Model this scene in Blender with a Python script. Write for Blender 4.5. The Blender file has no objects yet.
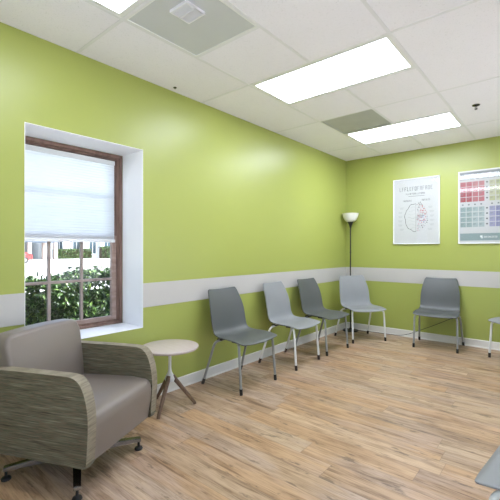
import bpy, bmesh, math, random
from mathutils import Vector, Matrix
random.seed(7)
PI = math.pi
R = math.radians
sc = bpy.context.scene
COL = sc.collection

# ------------------------------------------------------------------ materials
def newmat(name):
    m = bpy.data.materials.new(name)
    m.use_nodes = True
    nt = m.node_tree
    b = nt.nodes['Principled BSDF']
    return m, nt, b

def simple(name, col, rough=0.5, metal=0.0, coat=0.0, spec=0.5):
    m, nt, b = newmat(name)
    b.inputs['Base Color'].default_value = (*col, 1)
    b.inputs['Roughness'].default_value = rough
    b.inputs['Metallic'].default_value = metal
    b.inputs['Coat Weight'].default_value = coat
    b.inputs['Specular IOR Level'].default_value = spec
    return m

def N(nt, typ, **kw):
    n = nt.nodes.new(typ)
    for k, v in kw.items():
        setattr(n, k, v)
    return n

def link(nt, a, b):
    nt.links.new(a, b)

def mth(nt, op, a, b=None, c=None):
    n = N(nt, 'ShaderNodeMath', operation=op)
    for i, v in enumerate((a, b, c)):
        if v is None:
            continue
        if isinstance(v, (int, float)):
            n.inputs[i].default_value = v
        else:
            link(nt, v, n.inputs[i])
    return n.outputs[0]

def coords(nt, scale=(1, 1, 1), loc=(0, 0, 0)):
    tc = N(nt, 'ShaderNodeTexCoord')
    mp = N(nt, 'ShaderNodeMapping')
    mp.inputs['Scale'].default_value = scale
    mp.inputs['Location'].default_value = loc
    link(nt, tc.outputs['Object'], mp.inputs['Vector'])
    return mp.outputs[0]

def noise(nt, vec, scale, detail=3, rough=0.5):
    n = N(nt, 'ShaderNodeTexNoise')
    n.inputs['Scale'].default_value = scale
    n.inputs['Detail'].default_value = detail
    n.inputs['Roughness'].default_value = rough
    link(nt, vec, n.inputs['Vector'])
    return n.outputs['Fac']

def ramp(nt, fac, stops):
    r = N(nt, 'ShaderNodeValToRGB')
    e = r.color_ramp.elements
    while len(e) < len(stops):
        e.new(0.5)
    for i, (p, c) in enumerate(stops):
        e[i].position = p
        e[i].color = (*c, 1)
    link(nt, fac, r.inputs[0])
    return r.outputs[0]

def bump(nt, b, h, strength=0.2, dist=0.01):
    n = N(nt, 'ShaderNodeBump')
    n.inputs['Strength'].default_value = strength
    n.inputs['Distance'].default_value = dist
    link(nt, h, n.inputs['Height'])
    link(nt, n.outputs[0], b.inputs['Normal'])

def mixc(nt, fac, a, b, blend='MIX'):
    n = N(nt, 'ShaderNodeMix', data_type='RGBA', blend_type=blend)
    for i, v in ((0, fac), (6, a), (7, b)):
        if isinstance(v, (int, float)):
            n.inputs[i].default_value = v
        elif isinstance(v, tuple):
            n.inputs[i].default_value = (*v, 1)
        else:
            link(nt, v, n.inputs[i])
    return n.outputs[2]

def noisy(name, c1, c2, scale, rough=0.5, bstr=0.0, bdist=0.003, metal=0.0, sc3=(1, 1, 1), detail=3, spec=0.5):
    m, nt, b = newmat(name)
    v = coords(nt, sc3)
    f = noise(nt, v, scale, detail)
    link(nt, ramp(nt, f, [(0.3, c1), (0.7, c2)]), b.inputs['Base Color'])
    b.inputs['Roughness'].default_value = rough
    b.inputs['Metallic'].default_value = metal
    b.inputs['Specular IOR Level'].default_value = spec
    if bstr:
        bump(nt, b, f, bstr, bdist)
    return m

M = {}
# green satin wall paint with a fine roller texture
m, nt, b = newmat('green wall paint')
v = coords(nt)
link(nt, ramp(nt, noise(nt, v, 1.2, 2), [(0.3, (0.330, 0.370, 0.087)), (0.7, (0.345, 0.385, 0.093))]), b.inputs['Base Color'])
b.inputs['Roughness'].default_value = 0.36
b.inputs['Specular IOR Level'].default_value = 0.5
bump(nt, b, noise(nt, v, 260, 2), 0.10, 0.001)
M['wall'] = m
M['wall_pale'] = noisy('off white wall paint', (0.78, 0.78, 0.76), (0.81, 0.81, 0.79), 2.0, 0.5)
M['band'] = noisy('grey rail paint', (0.475, 0.455, 0.435), (0.505, 0.485, 0.46), 2.0, 0.45)
M['base'] = noisy('pale baseboard', (0.66, 0.64, 0.59), (0.71, 0.69, 0.64), 3.0, 0.4)
M['reveal'] = noisy('white reveal paint', (0.87, 0.87, 0.87), (0.90, 0.90, 0.90), 3.0, 0.5)
M['exterior'] = noisy('exterior stucco', (0.6, 0.58, 0.52), (0.66, 0.64, 0.58), 6.0, 0.8)

# ceiling tile
m, nt, b = newmat('mineral ceiling tile')
v = coords(nt)
f1 = noise(nt, v, 110, 4, 0.65)
f2 = noise(nt, v, 4, 2)
c = mixc(nt, f2, (0.89, 0.865, 0.93), (0.91, 0.885, 0.95))
c = mixc(nt, ramp(nt, f1, [(0.30, (1, 1, 1)), (0.42, (0, 0, 0))]), c, (0.74, 0.73, 0.77))
link(nt, c, b.inputs['Base Color'])
b.inputs['Roughness'].default_value = 0.9
bump(nt, b, f1, 0.35, 0.004)
M['tile'] = m
M['grid'] = simple('white ceiling grid metal', (0.80, 0.79, 0.83), 0.45)
M['fixture'] = simple('white enamelled fixture metal', (0.80, 0.80, 0.80), 0.4)
M['vent_panel'] = noisy('grey glossy vent sheet', (0.58, 0.59, 0.63), (0.61, 0.62, 0.66), 3, 0.22)
M['vent_dull'] = noisy('dull grey vent sheet', (0.42, 0.42, 0.41), (0.46, 0.46, 0.45), 5, 0.5)
for lname, lst in (('lens', 13.0), ('lens_far', 19.0), ('lens_near', 8.5)):
    m, nt, b = newmat('lit acrylic diffuser')
    b.inputs['Base Color'].default_value = (0.9, 0.9, 0.9, 1)
    b.inputs['Emission Color'].default_value = (0.89, 0.96, 1.10, 1)
    b.inputs['Emission Strength'].default_value = lst
    M[lname] = m

# floor planks: boards run along X
m, nt, b = newmat('wood plank floor')
tc = N(nt, 'ShaderNodeTexCoord')
sep = N(nt, 'ShaderNodeSeparateXYZ')
link(nt, tc.outputs['Object'], sep.inputs[0])
X, Y = sep.outputs[0], sep.outputs[1]
W, L = 0.152, 1.22
ry = mth(nt, 'DIVIDE', Y, W)
row = mth(nt, 'FLOOR', ry)
wn = N(nt, 'ShaderNodeTexWhiteNoise', noise_dimensions='1D')
link(nt, row, wn.inputs['W'])
rx = mth(nt, 'ADD', mth(nt, 'DIVIDE', X, L), mth(nt, 'MULTIPLY', wn.outputs['Value'], 7.3))
cxn = mth(nt, 'FLOOR', rx)
cmb = N(nt, 'ShaderNodeCombineXYZ')
link(nt, row, cmb.inputs[0]); link(nt, cxn, cmb.inputs[1])
wn2 = N(nt, 'ShaderNodeTexWhiteNoise', noise_dimensions='3D')
link(nt, cmb.outputs[0], wn2.inputs['Vector'])
pid = wn2.outputs['Value']
# plank-local offset coordinates for the grain
gv = N(nt, 'ShaderNodeCombineXYZ')
link(nt, mth(nt, 'ADD', mth(nt, 'MULTIPLY', X, 1.0), mth(nt, 'MULTIPLY', pid, 31.0)), gv.inputs[0])
link(nt, mth(nt, 'MULTIPLY', Y, 11.0), gv.inputs[1])
link(nt, mth(nt, 'MULTIPLY', pid, 17.0), gv.inputs[2])
nz = N(nt, 'ShaderNodeTexNoise'); nz.inputs['Scale'].default_value = 1.7; nz.inputs['Detail'].default_value = 2
link(nt, gv.outputs[0], nz.inputs['Vector'])
gw = N(nt, 'ShaderNodeVectorMath', operation='MULTIPLY_ADD')
link(nt, nz.outputs['Color'], gw.inputs[0]); gw.inputs[1].default_value = (0.5, 1.6, 0.0); link(nt, gv.outputs[0], gw.inputs[2])
g1 = noise(nt, gw.outputs[0], 2.0, 6, 0.65)
gv2x = N(nt, 'ShaderNodeVectorMath', operation='MULTIPLY')
link(nt, gw.outputs[0], gv2x.inputs[0]); gv2x.inputs[1].default_value = (1.0, 0.45, 1)
gv2 = N(nt, 'ShaderNodeVectorMath', operation='MULTIPLY')
link(nt, gv.outputs[0], gv2.inputs[0]); gv2.inputs[1].default_value = (2.2, 4.0, 1)
g2 = noise(nt, gv2.outputs[0], 2.5, 5, 0.65)
gv3 = N(nt, 'ShaderNodeVectorMath', operation='MULTIPLY')
link(nt, gv.outputs[0], gv3.inputs[0]); gv3.inputs[1].default_value = (2.6, 0.8, 1)
g3 = noise(nt, gv3.outputs[0], 2.4, 4, 0.6)
base = ramp(nt, pid, [(0.0, (0.61, 0.425, 0.255)), (0.25, (0.54, 0.37, 0.22)), (0.45, (0.61, 0.48, 0.335)),
                      (0.7, (0.50, 0.365, 0.24)), (0.85, (0.64, 0.52, 0.385)), (1.0, (0.60, 0.41, 0.235))])
pg = noise(nt, gv2x.outputs[0], 1.1, 3, 0.6)
base = mixc(nt, mth(nt, 'MULTIPLY', ramp(nt, pg, [(0.47, (0, 0, 0)), (0.60, (1, 1, 1))]), 0.50), base, (0.50, 0.415, 0.365))
tone = ramp(nt, g1, [(0.30, (0.40, 0.33, 0.26)), (0.41, (0.76, 0.69, 0.62)), (0.49, (1.0, 0.97, 0.94)), (0.62, (1.16, 1.16, 1.15)), (0.75, (1.28, 1.32, 1.38))])
c = mixc(nt, 1.0, base, tone, 'MULTIPLY')
fine = ramp(nt, g2, [(0.32, (0.66, 0.62, 0.58)), (0.50, (1.02, 1.02, 1.02)), (0.7, (1.10, 1.10, 1.10))])
c = mixc(nt, 1.0, c, fine, 'MULTIPLY')
knot = ramp(nt, g3, [(0.60, (0, 0, 0)), (0.68, (1, 1, 1))])
c = mixc(nt, mth(nt, 'MULTIPLY', knot, 0.7), c, (0.15, 0.10, 0.06))
fy = mth(nt, 'FRACT', ry); fx = mth(nt, 'FRACT', rx)
ey = mth(nt, 'MINIMUM', fy, mth(nt, 'SUBTRACT', 1.0, fy))
ex = mth(nt, 'MINIMUM', fx, mth(nt, 'SUBTRACT', 1.0, fx))
seam = mth(nt, 'MAXIMUM', mth(nt, 'LESS_THAN', ey, 0.010), mth(nt, 'LESS_THAN', ex, 0.0014))
c = mixc(nt, mth(nt, 'MULTIPLY', seam, 0.45), c, (0.20, 0.13, 0.08))
c = mixc(nt, 1.0, c, (0.74, 0.68, 0.65), 'MULTIPLY')
link(nt, c, b.inputs['Base Color'])
b.inputs['Roughness'].default_value = 0.42
bump(nt, b, g2, 0.05, 0.002)
M['floor'] = m

M['wood_frame'] = noisy('brown window wood', (0.155, 0.085, 0.062), (0.27, 0.165, 0.13), 7, 0.45, 0.2, 0.002, sc3=(3, 3, 0.6))
M['wood_light'] = noisy('pale weathered window wood', (0.30, 0.20, 0.165), (0.44, 0.32, 0.275), 9, 0.45, 0.2, 0.002, sc3=(3, 1, 3))
M['muntin'] = noisy('grey brown muntin wood', (0.26, 0.20, 0.175), (0.36, 0.29, 0.26), 12, 0.5)

def glass(name, tint, ior=1.45, base_refl=1.0):
    m = bpy.data.materials.new(name); m.use_nodes = True
    nt = m.node_tree; nt.nodes.clear()
    out = N(nt, 'ShaderNodeOutputMaterial')
    tr = N(nt, 'ShaderNodeBsdfTransparent'); tr.inputs[0].default_value = (*tint, 1)
    gl = N(nt, 'ShaderNodeBsdfGlossy'); gl.inputs['Roughness'].default_value = 0.03
    fr = N(nt, 'ShaderNodeFresnel'); fr.inputs[0].default_value = ior
    mx = N(nt, 'ShaderNodeMixShader')
    gm = N(nt, 'ShaderNodeNewGeometry')
    front = mth(nt, 'SUBTRACT', 1.0, gm.outputs['Backfacing'])
    link(nt, mth(nt, 'MULTIPLY', mth(nt, 'MULTIPLY', fr.outputs[0], base_refl), front), mx.inputs[0])
    link(nt, tr.outputs[0], mx.inputs[1]); link(nt, gl.outputs[0], mx.inputs[2])
    link(nt, mx.outputs[0], out.inputs[0])
    return m
M['glass'] = glass('window glass', (0.97, 0.98, 0.98))
M['acrylic'] = glass('picture glazing', (0.99, 0.99, 0.99), 1.55, 1.3)

# translucent blind
m = bpy.data.materials.new('translucent blind fabric'); m.use_nodes = True
nt = m.node_tree; nt.nodes.clear()
out = N(nt, 'ShaderNodeOutputMaterial')
v = coords(nt, (1, 1, 1))
df = N(nt, 'ShaderNodeBsdfDiffuse'); df.inputs[0].default_value = (0.88, 0.91, 0.94, 1)
tl = N(nt, 'ShaderNodeBsdfTranslucent'); tl.inputs[0].default_value = (0.86, 0.90, 0.93, 1)
tr = N(nt, 'ShaderNodeBsdfTransparent'); tr.inputs[0].default_value = (0.93, 0.96, 1.0, 1)
m1 = N(nt, 'ShaderNodeMixShader'); m1.inputs[0].default_value = 0.6
m2 = N(nt, 'ShaderNodeMixShader')
wv = N(nt, 'ShaderNodeTexWave', bands_direction='Z'); wv.inputs['Scale'].default_value = 12
wv.inputs['Distortion'].default_value = 0.4
link(nt, v, wv.inputs['Vector'])
link(nt, mth(nt, 'ADD', mth(nt, 'MULTIPLY', wv.outputs['Fac'], 0.02), 0.03), m2.inputs[0])
link(nt, df.outputs[0], m1.inputs[1]); link(nt, tl.outputs[0], m1.inputs[2])
link(nt, m1.outputs[0], m2.inputs[1]); link(nt, tr.outputs[0], m2.inputs[2])
link(nt, m2.outputs[0], out.inputs[0])
M['blind'] = m
M['blind_rail'] = simple('white blind rail', (0.78, 0.80, 0.82), 0.4)

# furniture
def shell_mat(name, c1, c2):
    m, nt, b = newmat(name)
    v = coords(nt)
    link(nt, ramp(nt, noise(nt, v, 3, 2), [(0.3, c1), (0.7, c2)]), b.inputs['Base Color'])
    b.inputs['Roughness'].default_value = 0.45
    bump(nt, b, noise(nt, v, 500, 2), 0.08, 0.0006)
    return m
M['shell_dark'] = shell_mat('dark grey moulded plastic', (0.080, 0.085, 0.083), (0.092, 0.097, 0.095))
M['shell_light'] = shell_mat('pale blue grey moulded plastic', (0.235, 0.240, 0.248), (0.255, 0.260, 0.268))
M['leg_grey'] = noisy('satin grey leg metal', (0.30, 0.31, 0.305), (0.35, 0.36, 0.355), 30, 0.32, metal=0.4)
M['leg_white'] = simple('white coated leg metal', (0.72, 0.72, 0.69), 0.35)
M['black'] = simple('black rubber', (0.012, 0.010, 0.009), 0.55)
M['black_metal'] = simple('black lamp metal', (0.012, 0.012, 0.013), 0.35)
M['cap_brown'] = simple('dark brown foot cap', (0.030, 0.018, 0.013), 0.5)
M['underseat'] = simple('black underseat plate', (0.012, 0.013, 0.014), 0.5)
M['shade'] = simple('white plastic lamp bowl', (0.74, 0.74, 0.68), 0.35)
M['vinyl'] = noisy('taupe vinyl upholstery', (0.200, 0.165, 0.140), (0.216, 0.178, 0.152), 4, 0.40, 0.0)
nt = M['vinyl'].node_tree
bump(nt, nt.nodes['Principled BSDF'], noise(nt, coords(nt), 420, 2), 0.12, 0.0008)
M['chrome'] = simple('brushed chrome', (0.30, 0.30, 0.29), 0.25, 1.0)
M['dark_chrome'] = simple('dark polished column', (0.10, 0.10, 0.10), 0.2, 1.0)
M['table_top'] = noisy('pale laminate tabletop', (0.52, 0.435, 0.405), (0.56, 0.47, 0.44), 10, 0.22, sc3=(1, 5, 1))
M['white_metal'] = simple('white coated table stem', (0.74, 0.75, 0.76), 0.3)
M['walnut'] = noisy('brown walnut leg', (0.105, 0.060, 0.036), (0.19, 0.115, 0.070), 18, 0.45, 0.1, 0.001, sc3=(4, 4, 0.8))

# striated fabric: thin horizontal streaks
m, nt, b = newmat('striated olive fabric')
v = coords(nt, (5.0, 5.0, 150.0))
n1 = noise(nt, v, 1.0, 2, 0.5)
v2 = coords(nt, (8.0, 8.0, 230.0), (3, 7, 11))
n2 = noise(nt, v2, 1.0, 2, 0.5)
c = ramp(nt, n1, [(0.28, (0.036, 0.026, 0.018)), (0.38, (0.100, 0.078, 0.048)), (0.45, (0.160, 0.145, 0.088)),
                  (0.50, (0.064, 0.072, 0.042)), (0.56, (0.185, 0.115, 0.070)), (0.62, (0.12, 0.13, 0.085)), (0.72, (0.30, 0.25, 0.17))])
c2 = ramp(nt, n2, [(0.36, (0.050, 0.046, 0.027)), (0.5, (0.115, 0.100, 0.062)), (0.64, (0.23, 0.195, 0.125))])
link(nt, mixc(nt, 0.35, c, c2), b.inputs['Base Color'])
b.inputs['Roughness'].default_value = 0.8
b.inputs['Specular IOR Level'].default_value = 0.25
b.inputs['Sheen Weight'].default_value = 0.15
bump(nt, b, n2, 0.4, 0.002)
M['fabric'] = m
M['fabric_lit_edge'] = noisy('arm fabric with lit edge tone', (0.18, 0.150, 0.100), (0.30, 0.255, 0.185), 1.0, 0.8, 0.0, 0.001, sc3=(14, 14, 160))  # same arm fabric, light on its edges painted in as a paler tone

# prints
M['frame_white'] = simple('white picture frame', (0.80, 0.80, 0.79), 0.35)
M['paper'] = noisy('white poster paper', (0.50, 0.51, 0.51), (0.53, 0.54, 0.54), 3, 0.6)
def flat(name, c): M[name] = simple(name, c, 0.6)
flat('ink grey', (0.18, 0.19, 0.19)); flat('ink dark', (0.05, 0.055, 0.06)); flat('ink pale', (0.36, 0.38, 0.38))
flat('ink red', (0.42, 0.07, 0.09)); flat('ink pink', (0.48, 0.24, 0.26)); flat('ink blue', (0.10, 0.18, 0.33))
flat('cell red', (0.34, 0.065, 0.08)); flat('cell rose', (0.42, 0.13, 0.15)); flat('cell salmon', (0.46, 0.20, 0.21))
flat('cell teal', (0.24, 0.32, 0.31)); flat('cell pale teal', (0.32, 0.39, 0.39)); flat('cell olive', (0.40, 0.42, 0.24))
flat('cell pale olive', (0.45, 0.46, 0.31)); flat('cell violet', (0.20, 0.20, 0.36)); flat('cell lavender', (0.28, 0.28, 0.42))
flat('header grey', (0.25, 0.275, 0.285)); flat('footer teal', (0.215, 0.29, 0.29)); flat('ink white', (0.75, 0.77, 0.77))

# outdoors
m, nt, b = newmat('hedge leaf')
g = N(nt, 'ShaderNodeNewGeometry')
c = ramp(nt, g.outputs['Random Per Island'], [(0.0, (0.014, 0.040, 0.008)), (0.45, (0.034, 0.085, 0.015)), (0.8, (0.08, 0.165, 0.028)), (1.0, (0.18, 0.28, 0.05))])
link(nt, c, b.inputs['Base Color'])
b.inputs['Roughness'].default_value = 0.5
M['leaf'] = m
M['twig'] = noisy('twig bark', (0.05, 0.035, 0.02), (0.10, 0.07, 0.045), 20, 0.9)
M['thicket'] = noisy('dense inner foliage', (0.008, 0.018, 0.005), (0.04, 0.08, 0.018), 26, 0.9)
M['ground'] = noisy('mulch soil', (0.08, 0.06, 0.04), (0.17, 0.13, 0.09), 14, 0.95)
M['pavement'] = noisy('pale parking pavement', (0.62, 0.61, 0.59), (0.70, 0.69, 0.67), 0.3, 0.85)
M['far_wall'] = noisy('pale render facade', (0.58, 0.60, 0.62), (0.66, 0.68, 0.69), 0.5, 0.8)
M['far_glass'] = simple('dark facade window', (0.06, 0.10, 0.13), 0.15)
M['far_roof'] = simple('slate blue roof', (0.13, 0.17, 0.22), 0.6)
M['far_brick'] = noisy('pinkish brick', (0.36, 0.28, 0.25), (0.44, 0.35, 0.31), 4, 0.85)
M['car_red'] = simple('red car paint', (0.50, 0.03, 0.03), 0.25, coat=0.5)
M['car_glass'] = simple('dark car glass', (0.02, 0.025, 0.03), 0.1)
M['tyre'] = simple('tyre rubber', (0.02, 0.02, 0.02), 0.8)

# ------------------------------------------------------------------ helpers
def tag(o, label=None, cat=None, group=None, kind=None):
    if label: o['label'] = label
    if cat: o['category'] = cat
    if group: o['group'] = group
    if kind: o['kind'] = kind
    return o

def empty(name, loc, rz=0.0):
    o = bpy.data.objects.new(name, None)
    o.empty_display_size = 0.1
    o.location = loc
    o.rotation_euler = (0, 0, rz)
    COL.objects.link(o)
    return o

def build(name, bm, mats, parent=None, smooth=False, loc=None):
    bmesh.ops.recalc_face_normals(bm, faces=bm.faces[:])
    me = bpy.data.meshes.new(name)
    bm.to_mesh(me); bm.free()
    if not isinstance(mats, (list, tuple)): mats = [mats]
    for k in mats: me.materials.append(M[k])
    if smooth:
        for p in me.polygons: p.use_smooth = True
    o = bpy.data.objects.new(name, me)
    COL.objects.link(o)
    if parent is not None: o.parent = parent
    if loc: o.location = loc
    if smooth:
        try:
            me.set_sharp_from_angle(angle=R(40))
        except Exception:
            pass
    return o

def box(bm, x0, x1, y0, y1, z0, z1, bev=0.0, mat=0, seg=2):
    r = bmesh.ops.create_cube(bm, size=1.0)
    vs = r['verts']
    for v in vs:
        v.co = Vector(((x0 + x1) / 2 + v.co.x * (x1 - x0), (y0 + y1) / 2 + v.co.y * (y1 - y0), (z0 + z1) / 2 + v.co.z * (z1 - z0)))
    fs = set(f for v in vs for f in v.link_faces)
    for f in fs: f.material_index = mat
    if bev > 0:
        es = set(e for v in vs for e in v.link_edges)
        rr = bmesh.ops.bevel(bm, geom=list(es), offset=bev, segments=seg, affect='EDGES', profile=0.5)
        for f in rr['faces']: f.material_index = mat
    return vs

def tube(bm, pts, rad, n=12, mat=0, cap=True):
    pts = [Vector(p) for p in pts]
    rads = rad if isinstance(rad, (list, tuple)) else [rad] * len(pts)
    rings = []
    up = None
    for i, p in enumerate(pts):
        if i == 0: d = pts[1] - p
        elif i == len(pts) - 1: d = p - pts[i - 1]
        else: d = (pts[i + 1] - p).normalized() + (p - pts[i - 1]).normalized()
        d.normalize()
        if up is None:
            up = Vector((0, 0, 1)) if abs(d.z) < 0.9 else Vector((1, 0, 0))
        a = d.cross(up)
        if a.length < 1e-5: a = d.cross(Vector((0, 1, 0)))
        a.normalize(); b2 = a.cross(d).normalized(); up = b2
        rings.append([bm.verts.new(p + (a * math.cos(t) + b2 * math.sin(t)) * rads[i]) for t in (2 * PI * k / n for k in range(n))])
    for i in range(len(rings) - 1):
        for k in range(n):
            f = bm.faces.new((rings[i][k], rings[i][(k + 1) % n], rings[i + 1][(k + 1) % n], rings[i + 1][k]))
            f.material_index = mat
    if cap:
        bm.faces.new(rings[0]).material_index = mat
        bm.faces.new(rings[-1]).material_index = mat

def smooth_path(pts, r=0.03, k=5):
    pts = [Vector(p) for p in pts]
    out = [pts[0]]
    for i in range(1, len(pts) - 1):
        a, p, b2 = pts[i - 1], pts[i], pts[i + 1]
        ra = min(r, (a - p).length * 0.45); rb = min(r, (b2 - p).length * 0.45)
        s = p + (a - p).normalized() * ra; e = p + (b2 - p).normalized() * rb
        for j in range(k + 1):
            t = j / k
            out.append(s * (1 - t) ** 2 + p * 2 * t * (1 - t) + e * t * t)
    out.append(pts[-1])
    return out

def lathe(bm, prof, n=40, c=(0, 0, 0), mat=0, close=True):
    rings = []
    for r, z in prof:
        if r < 1e-6:
            rings.append([bm.verts.new((c[0], c[1], c[2] + z))])
        else:
            rings.append([bm.verts.new((c[0] + r * math.cos(2 * PI * k / n), c[1] + r * math.sin(2 * PI * k / n), c[2] + z)) for k in range(n)])
    for i in range(len(rings) - 1):
        a, b2 = rings[i], rings[i + 1]
        for k in range(n):
            k2 = (k + 1) % n
            if len(a) == 1 and len(b2) == 1: continue
            if len(a) == 1: f = bm.faces.new((a[0], b2[k], b2[k2]))
            elif len(b2) == 1: f = bm.faces.new((a[k], a[k2], b2[0]))
            else: f = bm.faces.new((a[k], a[k2], b2[k2], b2[k]))
            f.material_index = mat

def prism(bm, poly, axis, a, b2, bev=0.0, seg=3, mat=0):
    """extrude a 2D outline; axis 'x': poly is (y,z); axis 'y': (x,z); axis 'z': (x,y)"""
    def P(u, v, w):
        return {'x': (w, u, v), 'y': (u, w, v), 'z': (u, v, w)}[axis]
    A = [bm.verts.new(P(u, v, a)) for u, v in poly]
    B = [bm.verts.new(P(u, v, b2)) for u, v in poly]
    n = len(poly)
    fa = bm.faces.new(A); fb = bm.faces.new(list(reversed(B)))
    for f in (fa, fb): f.material_index = mat
    for i in range(n):
        bm.faces.new((A[i], B[i], B[(i + 1) % n], A[(i + 1) % n])).material_index = mat
    if bev:
        es = list(fa.edges) + list(fb.edges)
        rr = bmesh.ops.bevel(bm, geom=es, offset=bev, segments=seg, affect='EDGES', profile=0.5)
        for f in rr['faces']: f.material_index = mat

def struct(name, bm, mats, parent=None, smooth=False):
    o = build(name, bm, mats, parent, smooth)
    if parent is None: o['kind'] = 'structure'
    return o

def copy_tree(o, parent=None):
    c = o.copy(); COL.objects.link(c)
    if parent is not None:
        c.parent = parent
    for ch in list(o.children):
        copy_tree(ch, c)
    return c

# ------------------------------------------------------------------ room
RX, RY, H = 3.12, -6.25, 2.714
WY0, WY1, WZ0, WZ1 = -4.728, -3.825, 0.617, 2.118
b = bmesh.new(); box(b, -0.02, RX + 0.02, RY - 0.02, 0.02, -0.1, 0.0)
struct('floor', b, 'floor')

b = bmesh.new()
for (y0, y1, z0, z1) in ((RY, WY0, 0, H), (WY1, 0.15, 0, H), (WY0, WY1, 0, WZ0), (WY0, WY1, WZ1, H)):
    box(b, -0.345, 0, y0, y1, z0, z1)
struct('wall_left', b, 'wall')
b = bmesh.new()
for (y0, y1, z0, z1) in ((RY - .3, WY0 - .03, -.3, 3.1), (WY1 + .03, 0.3, -.3, 3.1), (WY0 - .03, WY1 + .03, -.3, WZ0 - .03), (WY0 - .03, WY1 + .03, WZ1 + .03, 3.1)):
    box(b, -0.43, -0.35, y0, y1, z0, z1)
struct('wall_exterior', b, 'exterior')
b = bmesh.new(); box(b, 0, RX, 0, 0.15, 0, H); struct('wall_back', b, 'wall')
b = bmesh.new()
RW = [(-6.10, -4.70, .25, 2.45), (-2.90, -0.70, .60, 1.72)]  # openings added out of view so daylight brightens ceiling and far walls
for bx_ in ((RY - .15, RW[0][0], 0, H), (RW[0][1], RW[1][0], 0, H), (RW[1][1], .15, 0, H)):
    box(b, RX, RX + .15, *bx_)
for (a0, a1, q0, q1) in RW:
    box(b, RX, RX + .15, a0, a1, 0, q0); box(b, RX, RX + .15, a0, a1, q1, H)
struct('wall_right', b, 'wall_pale')
for k_, (a0, a1, q0, q1) in enumerate(RW):
    b = bmesh.new(); am = (a0 + a1) / 2
    for bx_ in ((a0, a0 + .05, q0, q1), (a1 - .05, a1, q0, q1), (a0 + .05, a1 - .05, q0, q0 + .05), (a0 + .05, a1 - .05, q1 - .05, q1), (am - .02, am + .02, q0 + .05, q1 - .05)):
        box(b, RX + .04, RX + .12, bx_[0], bx_[1], bx_[2], bx_[3], .003)
    wr_ = struct('window_%d' % (k_ + 3), b, 'fixture')  # unseen window, added only to let daylight in
    for c0, c1_ in ((a0 + .05, am - .02), (am + .02, a1 - .05)):
        b = bmesh.new(); box(b, RX + .078, RX + .083, c0, c1_, q0 + .05, q1 - .05)
        build('pane', b, 'glass', wr_)
b = bmesh.new()
QX0, QX1, QZ0, QZ1 = 1.55, 2.95, 0.25, 2.40  # opening behind the camera, added to bring daylight onto the ceiling
for bx_ in ((0, QX0, 0, H), (QX1, RX, 0, H), (QX0, QX1, 0, QZ0), (QX0, QX1, QZ1, H)):
    box(b, bx_[0], bx_[1], RY - 0.15, RY, bx_[2], bx_[3])
struct('wall_front', b, 'wall_pale')
b = bmesh.new()
for bx_ in ((QX0, QX0 + .05, QZ0, QZ1), (QX1 - .05, QX1, QZ0, QZ1), (QX0 + .05, QX1 - .05, QZ0, QZ0 + .05), (QX0 + .05, QX1 - .05, QZ1 - .05, QZ1), (2.23, 2.27, QZ0 + .05, QZ1 - .05)):
    box(b, bx_[0], bx_[1], RY - .12, RY - .04, bx_[2], bx_[3], .003)
w2 = struct('window_2', b, 'fixture')  # added unseen window, a daylight source for the ceiling
b = bmesh.new(); box(b, QX0 + .05, 2.23, RY - .083, RY - .078, QZ0 + .05, QZ1 - .05); box(b, 2.27, QX1 - .05, RY - .083, RY - .078, QZ0 + .05, QZ1 - .05)
build('pane', b, 'glass', w2)

# white lining of the deep window opening
b = bmesh.new()
t = 0.004
box(b, -0.309, 0.001, WY1 - t, WY1, WZ0, WZ1)
box(b, -0.309, 0.001, WY0, WY0 + t, WZ0, WZ1)
box(b, -0.309, 0.001, WY0 + t, WY1 - t, WZ1 - t, WZ1)
box(b, -0.309, 0.001, WY0 + t, WY1 - t, WZ0, WZ0 + t)
struct('trim_1', b, 'reveal')

# painted chair-rail band
BZ0, BZ1 = 0.786, 0.991
k = 2
for (n_, (x0, x1, y0, y1)) in enumerate(((0, 0.004, WY1, 0), (0, 0.004, RY, WY0), (0.004, RX, -0.004, 0))):
    b = bmesh.new(); box(b, x0, x1, y0, y1, BZ0, BZ1)
    struct('trim_%d' % (n_ + 2), b, 'band')

def baseboard(name, x0, x1, y0, y1, d):
    b = bmesh.new()
    t = 0.011
    hh = 0.098
    if d == 'left': prism(b, [(0, 0), (t + .007, 0), (t + .007, .006), (t, .016), (t, hh - .006), (t - .005, hh), (0, hh)], 'y', y0, y1)
    if d == 'right': prism(b, [(RX, 0), (RX - t - .007, 0), (RX - t - .007, .006), (RX - t, .016), (RX - t, hh - .006), (RX - t + .005, hh), (RX, hh)], 'y', y0, y1)
    if d == 'back': prism(b, [(0, 0), (-t - .007, 0), (-t - .007, .006), (-t, .016), (-t, hh - .006), (-t + .005, hh), (0, hh)], 'x', x0, x1)
    if d == 'front': prism(b, [(RY, 0), (RY + t + .007, 0), (RY + t + .007, .006), (RY + t, .016), (RY + t, hh - .006), (RY + t - .005, hh), (RY, hh)], 'x', x0, x1)
    struct(name, b, 'base')
baseboard('baseboard_left', 0, 0, RY, 0, 'left')
baseboard('baseboard_right', 0, 0, RY, 0, 'right')
baseboard('baseboard_back', .018, RX - .018, 0, 0, 'back')
baseboard('baseboard_front', .018, RX - .018, 0, 0, 'front')

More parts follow.
